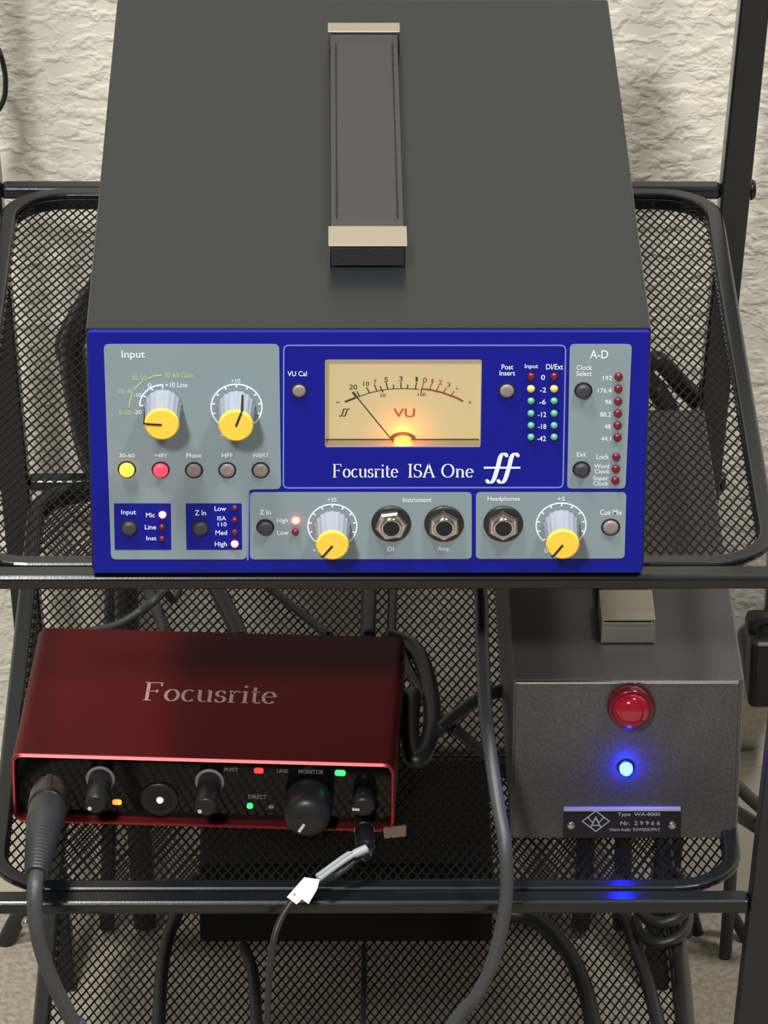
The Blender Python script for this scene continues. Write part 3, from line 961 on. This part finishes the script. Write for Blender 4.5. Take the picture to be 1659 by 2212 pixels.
# lower corner edge catching light, its lit tone painted as a beige patch
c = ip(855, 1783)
b = IB(); b.prism(round_poly([ip(829, 1776), ip(831, 1798), ip(878, 1793), ip(879, 1771)], 0.0005), 0.0040, 0.0052); b.build('lit_corner_patch', M['lit_corner'], itf)
# logo on the lid
def lid(px_, py_):
    q = IMAT @ on_z(px_, py_, RZ + RH)
    return (q.x, q.y)
b = MB(lambda p: Vector((p.x, p.y, RH + p.z)))
a0 = lid(306, 1516); a1 = lid(596, 1520); a2 = lid(306, 1474)
serif_text(b, 'Focusrite', a0[0], a1[0], (a0[1] + a1[1]) / 2 + 0.0004, (a2[1] - a0[1]) * 0.95, 0.00010, thick=0.10, thin=0.045)
b.build('lettering', M['redtext'], itf)

# ------------------------------------------------------------------ grey power supply box
BZ = ZM2 + 0.0020
bl = on_z(1102, 1811, BZ); br = on_z(1585, 1813, BZ)
BX0, BX1, BY = bl.x, br.x + 0.0015, (bl.y + br.y) / 2
BH = on_y(1360, 1470, BY).z - BZ
BD = on_z(1480, 884, BZ + BH).y - BY
bcx = (BX0 + BX1) / 2; BWd = BX1 - BX0
box = thing('power_supply', 'grey speckled metal power supply with red jewel lamp and blue led', 'power supply', (bcx, BY, BZ))
m = MB(); m.box((-BWd / 2, 0.0012, 0), (BWd / 2, BD, BH)); m.build('housing', M['silver'], box, bevel=0.0009)
m = MB(); m.box((-BWd / 2 + 0.0012, -0.0003, 0.0006), (BWd / 2 - 0.0022, 0.0014, BH - 0.0012)); m.build('front_plate', M['silver'], box, bevel=0.0004)
m = MB(); m.box((-BWd / 2 + 0.0012, -0.0004, BH - 0.0016), (BWd / 2 - 0.0022, 0.0010, BH - 0.0004)); m.build('top_edge', M['edge'], box, bevel=0.0003, label='bright bare metal top edge')
for sx in (-BWd / 2 + 0.012, BWd / 2 - 0.012):
    for yy in (0.016, BD - 0.02):
        f = MB(); f.lathe((sx, yy), [(0.005, -0.0020), (0.0055, 0.0002)], 14); f.build('rubber_foot', M['black'], box)
def bp(px_, py_, d=0.0):
    p = on_y(px_, py_, BY - d)
    return (p.x - bcx, p.z - BZ)
BB = lambda: MB(lambda p: Vector((p.x, -p.z, p.y)))
c = bp(1362, 1521)
b = BB(); b.lathe(c, [(0.0100, 0.0002), (0.0100, 0.0030), (0.0093, 0.0050), (0.0084, 0.0056), (0.0080, 0.0048)], 40); jl = b.build('jewel_lamp', M['jewelrim'], box, label='red jewel indicator lamp')
b = BB(); b.lathe(c, [(0.0082, 0.0040), (0.0080, 0.0062), (0.0068, 0.0082), (0.0045, 0.0096), (0.0018, 0.0102)], 36); b.build('jewel_lens', M['jewel'], jl)
c = bp(1352, 1655)
b = BB(); b.lathe(c, [(0.0036, 0.0002), (0.0036, 0.0010), (0.0028, 0.0012)], 24); le = b.build('power_led', M['black'], box, label='bright blue led')
b = BB(); b.lathe(c, [(0.0028, 0.0008), (0.0028, 0.0030), (0.0022, 0.0046), (0.0010, 0.0053)], 20); b.build('led_lens', M['e_blue'], le)
# nameplate
n0 = bp(1216, 1805); n1 = bp(1470, 1742)
b = BB(); b.box((n0[0], n0[1], 0.0002), (n1[0], n1[1], 0.0022)); npl = b.build('nameplate', M['plate'], box, bevel=0.0002)
b = BB(); b.box((n0[0], n1[1] - 0.0009, 0.0003), (n1[0], n1[1] + 0.0001, 0.00235)); b.build('plate_edge', M['plateprint'], npl)
for px_ in (1233, 1451):
    c = bp(px_, 1776)
    b = BB(); b.lathe(c, [(0.0021, 0.0020), (0.0021, 0.0028), (0.0012, 0.0036)], 16); b.build('screw', M['chrome'], npl)
def btext(s, px_, py_, wpx, hpx):
    a = bp(px_ - wpx / 2, py_ + hpx / 2, 0.0023); e = bp(px_ + wpx / 2, py_ - hpx / 2, 0.0023)
    b = BB(); text_into(b, s, a[0], e[0], a[1], e[1], 0.0023); b.build('lettering', M['plateprint'], npl)
btext('Type  WA-8000', 1380, 1760, 92, 10); btext('Nr.  2 9 9 6 6', 1383, 1778, 86, 9); btext('Warm Audio  POWERSUPPLY', 1371, 1792, 110, 7)
b = BB()
dm = [bp(*p, 0.0023) for p in ((1258, 1774), (1287, 1752), (1316, 1774), (1287, 1796))]
b.ribbon(dm, 0.0007, 0.00222, 0.0023, closed=True)
b.ribbon([bp(*p, 0.0023) for p in ((1270, 1766), (1280, 1777), (1287, 1764), (1294, 1777), (1304, 1766))], 0.0006, 0.00222, 0.00231)
b.ribbon([bp(*p, 0.0023) for p in ((1276, 1787), (1287, 1768), (1298, 1787))], 0.0006, 0.00222, 0.00232)
b.ribbon([bp(*p, 0.0023) for p in ((1280, 1783), (1294, 1783))], 0.0005, 0.00222, 0.00233)
b.build('logo_mark', M['plateprint'], npl)
# its carrying handle
BT = BZ + BH
hb = 0.0118
ha = on_z(1358, 1338, BT + hb); hb2 = ha.y + 0.026
xa = on_z(1300, 1340, BT + hb).x; xb = on_z(1416, 1340, BT + hb).x
handle(box, (bcx, BY, BZ), BT, ha.y, hb2, BY + BD - 0.040, BY + BD - 0.016, xa, xb, hb - 0.003, hb)
mb = MB(lambda p: p - Vector((bcx, BY, BZ)))
N_ = 8
pr = [(ha.y + 0.0010, BT + 0.0008), (ha.y - 0.0006, BT + 0.0008)] + [(ha.y - 0.0006 + 0.0045 * (1 - math.cos(k * math.pi / 2 / N_)), BT + hb - 0.0044 + 0.0045 * math.sin(k * math.pi / 2 / N_)) for k in range(N_ + 1)]
np_ = len(pr)
mb.add([(xa, p[0], p[1]) for p in pr] + [(xb, p[0], p[1]) for p in pr], [list(range(np_)), list(range(np_, 2 * np_))] + [(i, (i + 1) % np_, np_ + (i + 1) % np_, np_ + i) for i in range(np_)])
mb.build('clip_front', M['nickel'], box)

# ------------------------------------------------------------------ black box on the bottom tray
ZM3 = TIERS[2] - 0.0060
k0 = on_z(432, 2040, ZM3); k1 = on_z(1062, 2040, ZM3)
m = MB(lambda p: p - Vector(((k0.x + k1.x) / 2, k0.y, ZM3)))
m.box((k0.x, k0.y, ZM3 + 0.001), (k1.x, k0.y + 0.095, ZM3 + 0.044))
o = m.build('rack_unit', M['dullblack'], None, bevel=0.0015)
o.location = ((k0.x + k1.x) / 2, k0.y, ZM3)
tag(o, 'plain black box lying at the back of the bottom mesh tray', 'box')

# ------------------------------------------------------------------ cables
def cable(name, label, pts, r, mn='cable', group=None, sub=8, n=10, cat='cable'):
    P = [Vector(p) for p in pts]
    base = min(P, key=lambda q: q.z).copy()
    mb = MB(lambda p: p - base)
    sp = spline(P, sub)
    mb.tube(sp, r, n)
    o = mb.build(name, M[mn], None)
    o.location = base
    return tag(o, label, cat, group)
Y = on_y
z2 = lambda px_, py_, r: on_z(px_, py_, ZM2 + r + 0.0004)
z3 = lambda px_, py_, r: on_z(px_, py_, ZM3 + r + 0.0004)
def fore(pts):
    """carry a cable lying on the bottom tray on towards the tray's front"""
    d = (pts[-1] - pts[-2]).normalized()
    k = (pts[-1].y - 0.045) / max(0.3, -d.y)
    return pts + [pts[-1] + d * k * 0.5, pts[-1] + d * k]

cable('audio_cable', 'long grey cable hanging over the front rail between the red interface and grey box',
      [(0.060, 0.30, 0.375), (0.042, 0.20, 0.392), Y(1036, 1258, 0.115), Y(1042, 1400, 0.075), Y(1050, 1550, 0.038), Y(1073, 1720, 0.008), Y(1091, 1830, -0.010), Y(1093, 1940, -0.014), Y(1070, 2060, -0.016), Y(1030, 2150, -0.016), Y(960, 2240, -0.014), (-0.02, -0.02, 0.14), (-0.035, -0.05, 0.02), (0.02, -0.12, 0.0032), (0.14, -0.16, 0.0032)],
      0.0029, 'cablegrey', sub=10)

# microphone cable with plug and ribbed boot
mc_pts = [Y(110, 1712, 0.052), Y(103, 1748, 0.034), Y(94, 1790, 0.014), Y(86, 1840, -0.006), Y(79, 1888, -0.022), Y(75, 1925, -0.030), Y(77, 1990, -0.034), Y(92, 2060, -0.034), Y(118, 2130, -0.033), Y(160, 2212, -0.031), Y(190, 2265, -0.030), (-0.085, -0.03, 0.12), (-0.065, -0.05, 0.02), (-0.10, -0.12, 0.0036), (-0.20, -0.17, 0.0036)]
mc = thing('microphone_cable', 'thick cable with ribbed rubber boot plugged into the red interface', 'cable', tuple(mc_pts[-1]))
off = Vector(mc_pts[-1])
sp = spline(mc_pts, 10)
mb = MB(lambda p: p - off); mb.tube(sp[38:], 0.0033, 12); mb.build('cord', M['cablegrey'], mc)
seg = sp[:13]
mb = MB(lambda p: p - off); mb.tube(seg[:11], [0.0080] * 3 + [0.0086] * 7 + [0.0078], 24); mb.build('plug_shell', M['shellblk'], mc)
seg = sp[9:42]
rad = []
for i in range(len(seg)):
    t = i / (len(seg) - 1)
    r_ = 0.0079 if t < 0.22 else 0.0079 - 0.0030 * (t - 0.22) / 0.78
    rad.append(r_)
fine = []
fr = []
for i in range(len(seg) - 1):
    for k in range(3):
        t = k / 3
        fine.append(seg[i].lerp(seg[i + 1], t)); rr_ = rad[i] + (rad[i + 1] - rad[i]) * t
        j = i * 3 + k
        fr.append(rr_ * (0.93 if (j > 24 and (j // 2) % 2) else 1.0))
mb = MB(lambda p: p - off); mb.tube(fine, fr, 20); mb.build('ribbed_boot', M['boot'], mc)
c1 = sp[3]
mb = MB(lambda p: p - off)
mb.box((c1.x - 0.0014, c1.y - 0.010, c1.z + 0.0080), (c1.x + 0.0014, c1.y + 0.003, c1.z + 0.0100)); mb.build('release_latch', M['boot'], mc, bevel=0.0006)

# headphone plug, cord and tie with tag
hp_c = ip(787, 1775)
hp_w = IMAT.inverted() @ Vector((hp_c[0], REC, hp_c[1]))
hp = [hp_w + Vector((0, 0.0, 0)), hp_w + Vector((0, -0.012, 0)), hp_w + Vector((0.0003, -0.024, -0.001)), Y(778, 1850, 0.018), Y(728, 1890, 0.010), Y(655, 1925, 0.0012), Y(607, 1985, -0.006), Y(585, 2070, -0.012), Y(575, 2240, -0.012), (-0.048, -0.015, 0.10), (-0.04, -0.03, 0.012), (-0.02, -0.09, 0.0016), (0.03, -0.13, 0.0016)]
hpt = thing('headphone_cable', 'thin black headphone cable drooping over the front rail below the big knob', 'cable', tuple(hp[-1]))
off2 = Vector(hp[-1])
sp = spline(hp, 8)
mb = MB(lambda p: p - off2); mb.tube(sp[14:], 0.0014, 8); mb.build('cord', M['cable'], hpt)
mb = MB(lambda p: p - off2); mb.tube(sp[:18], [0.0032] * 4 + [0.0042] * 10 + [0.003] * 4, 16); mb.build('plug', M['black'], hpt)
mb = MB(lambda p: p - off2); mb.tube(sp[4:6], 0.0045, 16); mb.build('plug_band', M['chrome'], hpt)
ta = [Y(792, 1833, 0.016), Y(760, 1848, 0.0125), Y(725, 1872, 0.006), Y(688, 1899, -0.002)]
tie = thing('cable_tie', 'grey serrated cable tie with a white tag over the front rail', 'cable tie', tuple(ta[-1]))
off3 = Vector(ta[-1])
sp = spline(ta, 10)
mb = MB(lambda p: p - off3)
mb.tube(sp, [0.0019 if i < 9 else 0.0013 for i in range(len(sp))], 8)
st = mb.build('strap', M['tie'], tie)
mb = MB(lambda p: p - off3)
for i in range(10, len(sp) - 1):
    q = sp[i]
    mb.box((q.x - 0.0019, q.y - 0.0004, q.z + 0.0008), (q.x + 0.0003, q.y + 0.0004, q.z + 0.0018))
mb.build('teeth', M['tie'], st)
tg = [Y(657, 1895, -0.003), Y(690, 1900, -0.003), Y(684, 1922, -0.006), Y(666, 1953, -0.009), Y(652, 1943, -0.009), Y(640, 1954, -0.009), Y(619, 1938, -0.008)]
mb = MB(lambda p: p - off3)
nrm = (tg[1] - tg[0]).cross(tg[3] - tg[0]).normalized()
if nrm.y > 0: nrm = -nrm
n = len(tg)
mb.add([*tg, *[p + nrm * 0.0012 for p in tg]], [list(range(n)), list(range(n, 2 * n)), *[(i, (i + 1) % n, n + (i + 1) % n, n + i) for i in range(n)]])
tgo = mb.build('tag', M['tag'], tie)
mb = MB(lambda p: p - off3)
q = [p + nrm * 0.0014 for p in (Y(634, 1930, -0.007), Y(646, 1935, -0.007), Y(645, 1938, -0.0075), Y(633, 1933, -0.0075))]
mb.add(q, [(0, 1, 2, 3)]); mb.build('printed_mark', M['mblack'], tgo)

# cables lying on the middle tray behind and beside the red interface
cable('signal_cable', 'thin grey cable slanting down behind the left end of the red interface', [(-0.05, 0.42, 0.47), (-0.055, 0.412, 0.43), Y(400, 1215, 0.30), Y(352, 1280, 0.235), Y(300, 1322, 0.228), Y(245, 1352, 0.222), Y(150, 1372, 0.215)], 0.0019, 'cablegrey')
cable('signal_cable', 'black cable passing under the thin grey slanting cable behind the red interface', [z2(300, 1200, .003), z2(325, 1285, .003), z2(352, 1350, .003), z2(365, 1390, .003)], 0.0030)
cable('signal_cable', 'thick black cable slanting to the middle of the red interface back', [z2(430, 1190, .0042), z2(470, 1275, .0042), z2(505, 1345, .0042), z2(522, 1385, .0042)], 0.0042)
cable('signal_cable', 'thin black cable slanting right towards the back of the red interface', [z2(540, 1235, .0022), z2(592, 1278, .0022), z2(650, 1325, .0022), z2(715, 1378, .0022)], 0.0022)
cable('supply_cable', 'thick black cord running straight back from the red interface', [z2(800, 1120, .0036), z2(797, 1275, .0036), z2(794, 1385, .0036)], 0.0036)
cable('supply_cable', 'narrower black cord beside the thick straight cord behind the red interface', [z2(852, 1120, .0022), z2(848, 1275, .0022), z2(845, 1385, .0022)], 0.0022)
cable('looped_cable', 'black cable looping out past the right side of the red interface', [z2(840, 1375, .0048), z2(893, 1400, .0048), z2(922, 1460, .0048), z2(934, 1550, .0042), z2(918, 1625, .0042), z2(893, 1640, .0042), z2(886, 1580, .0042), z2(890, 1500, .0052)], 0.0040)
cable('looped_cable', 'thinner black cable coiled against the loop beside the red interface', [z2(868, 1395, .0026), z2(880, 1440, .0026), z2(908, 1490, .0026), z2(950, 1550, .0026), z2(1000, 1590, .0026), z2(1060, 1640, .0026)], 0.0026)
cable('patch_cable', 'black cable crossing from the loop towards the grey power supply', [z2(945, 1580, .008), z2(985, 1545, .0085), z2(1035, 1510, .008), z2(1098, 1486, .0035)], 0.0030)

# cables behind the preamp
cable('hanging_cable', 'thick black cable hanging behind the left side of the preamp', [(-0.070, 0.358, 0.478), (-0.082, 0.386, 0.4565), (-0.100, 0.404, 0.430), Y(172, 700, 0.408), Y(160, 780, 0.412), Y(172, 880, 0.41), Y(205, 990, 0.405), Y(260, 1080, 0.402), (-0.115, 0.42, 0.15), (-0.11, 0.43, 0.008)], 0.0062)
cable('hanging_cable', 'second black cable bunched behind the left side of the preamp', [(-0.060, 0.358, 0.470), (-0.069, 0.386, 0.4545), (-0.098, 0.414, 0.425), Y(150, 705, 0.42), Y(146, 790, 0.425), Y(165, 900, 0.42), Y(190, 1000, 0.415), Y(240, 1090, 0.41), (-0.125, 0.425, 0.15), (-0.13, 0.43, 0.006)], 0.0040)
cable('hanging_cable', 'thick black cable arching behind the right side of the preamp', [(0.065, 0.358, 0.475), (0.085, 0.386, 0.4560), (0.098, 0.402, 0.435), Y(1375, 755, 0.405), Y(1425, 780, 0.408), Y(1475, 835, 0.408), Y(1520, 890, 0.407), Y(1540, 985, 0.406), (0.138, 0.415, 0.17), (0.136, 0.43, 0.006)], 0.0046)
cable('hanging_cable', 'shorter black cable below the arching cable behind the preamp', [(0.055, 0.358, 0.470), (0.070, 0.386, 0.4565), (0.084, 0.402, 0.430), Y(1385, 800, 0.405), Y(1420, 845, 0.405), Y(1450, 900, 0.403), Y(1465, 990, 0.404), (0.122, 0.415, 0.17), (0.115, 0.43, 0.006)], 0.0050)
cable('wall_cable', 'black cable loop hanging against the textured wall', [(-0.34, 0.455, 0.95), (-0.25, 0.455, 0.66), Y(-34, 62, 0.452), Y(-8, 98, 0.454), Y(6, 135, 0.455), Y(12, 180, 0.455), Y(4, 225, 0.455), Y(-40, 290, 0.455), (-0.235, 0.452, 0.36), (-0.245, 0.45, 0.18), (-0.25, 0.44, 0.004)], 0.0013)

# adapter plugged in beside the grey box
ad = thing('wall_adapter', 'black power adapter plugged in low on the wall beside the grey power supply', 'power adapter', tuple(Y(1665, 1450, WALLY)))
oA = Vector(ad.location)
a = Y(1614, 1530, WALLY - 0.04); e = Y(1720, 1385, WALLY - 0.04)
mb = MB(lambda p: p - oA); mb.box((a.x, WALLY - 0.042, a.z), (e.x, WALLY - 0.0045, e.z)); mb.build('body', M['black'], ad, bevel=0.004, seg=3)
mb = MB(lambda p: p - oA); a2 = Y(1640, 1380, WALLY - 0.03)
mb.tube(spline([(a2.x - .002, WALLY - .028, e.z - 0.002), (a2.x - .002, WALLY - .028, e.z + 0.004), (a2.x + 0.008, WALLY - .028, e.z + 0.007), (a2.x + 0.03, WALLY - .026, e.z + .004)], 6), 0.0038, 10); mb.build('cord', M['cable'], ad)
mb = MB(); mb.box((a.x + 0.012, WALLY - 0.0045, a.z + 0.002), (a.x + 0.082, WALLY, a.z + 0.112))
o = mb.build('outlet_plate', M['outlet'], None, bevel=0.0015); tag(o, 'beige wall outlet plate behind the black power adapter', 'outlet')

# cables on and around the bottom tray
cable('bottom_cable', 'black cable curving down the left part of the bottom tray', fore([z3(420, 1900, .003), z3(378, 1985, .003), z3(352, 2080, .003), z3(340, 2250, .003)]), 0.0031)
cable('bottom_cable', 'black cable under the cable tag on the bottom tray', fore([z3(527, 2044, .0026), z3(533, 2062, .0026), z3(548, 2110, .0026), z3(556, 2250, .0026)]), 0.0028)
cable('bottom_cable', 'thin black cable running straight out from under the black box', fore([z3(786, 2046, .0014), z3(786, 2120, .0014), z3(784, 2250, .0014)]), 0.0014)
cable('bottom_cable', 'thick black cable arching across the bottom tray beside the black box', fore([z3(1085, 1972, .0038), z3(1150, 1985, .0038), z3(1215, 2040, .0038), z3(1262, 2130, .0038), z3(1288, 2250, .0038)]), 0.0040)
cable('bottom_cable', 'thick black cable slanting under the grey power supply nameplate', fore([z3(1330, 1900, .0034), z3(1352, 1985, .0034), z3(1395, 2110, .0034), z3(1432, 2250, .0034)]), 0.0034)
cable('bottom_cable', 'black cable lying along the right edge of the bottom tray', fore([z3(1452, 1930, .0040), z3(1462, 2010, .0040), z3(1474, 2120, .0040), z3(1486, 2250, .0040)]), 0.0040)
# coiled lump at the right end of the bottom tray
lp = on_z(1430, 2010, ZM3 + 0.006)
ring = [Vector((lp.x + 0.012 * math.cos(t), lp.y + 0.02 * math.sin(t), ZM3 + 0.0035 + 0.0018 * t)) for t in [k * 2 * math.pi / 16 for k in range(36)]]
cable('coiled_cable', 'small coil of black cable at the right end of the bottom tray', ring, 0.0026, sub=2)
cable('mains_cord', 'dark cord hanging upright outside the bottom tray by the wall', [Y(1580, 1860, 0.40), Y(1572, 1990, 0.41), Y(1562, 2120, 0.41), Y(1556, 2260, 0.41)], 0.0033, 'cablegrey')
cable('mains_cord', 'black cord crossing behind the upright dark cord near the baseboard', [Y(1490, 1960, 0.43), Y(1520, 2060, 0.435), Y(1565, 2140, 0.435), Y(1610, 2225, 0.435), Y(1650, 2290, 0.43)], 0.0035)
cable('mains_cord', 'black cord bending from the grey power supply to the right post', [Y(1540, 1640, 0.34), Y(1600, 1705, 0.36), Y(1650, 1750, 0.37), Y(1700, 1790, 0.37)], 0.0032)
cable('mains_cord', 'black cord below the bending cord at the right post', [Y(1545, 1730, 0.34), Y(1610, 1768, 0.37), Y(1660, 1800, 0.37), Y(1720, 1830, 0.37)], 0.0038)
cable('mains_cord', 'short black cord slanting under the middle tray at its right corner', [Y(1560, 1940, 0.42), Y(1590, 1990, 0.425), Y(1622, 2050, 0.425), Y(1650, 2130, 0.425)], 0.0030)
cable('mains_cord', 'black cord slanting under the middle tray at its left corner', [Y(75, 1930, 0.42), Y(38, 1985, 0.425), Y(10, 2040, 0.425), Y(-30, 2120, 0.425)], 0.0046)
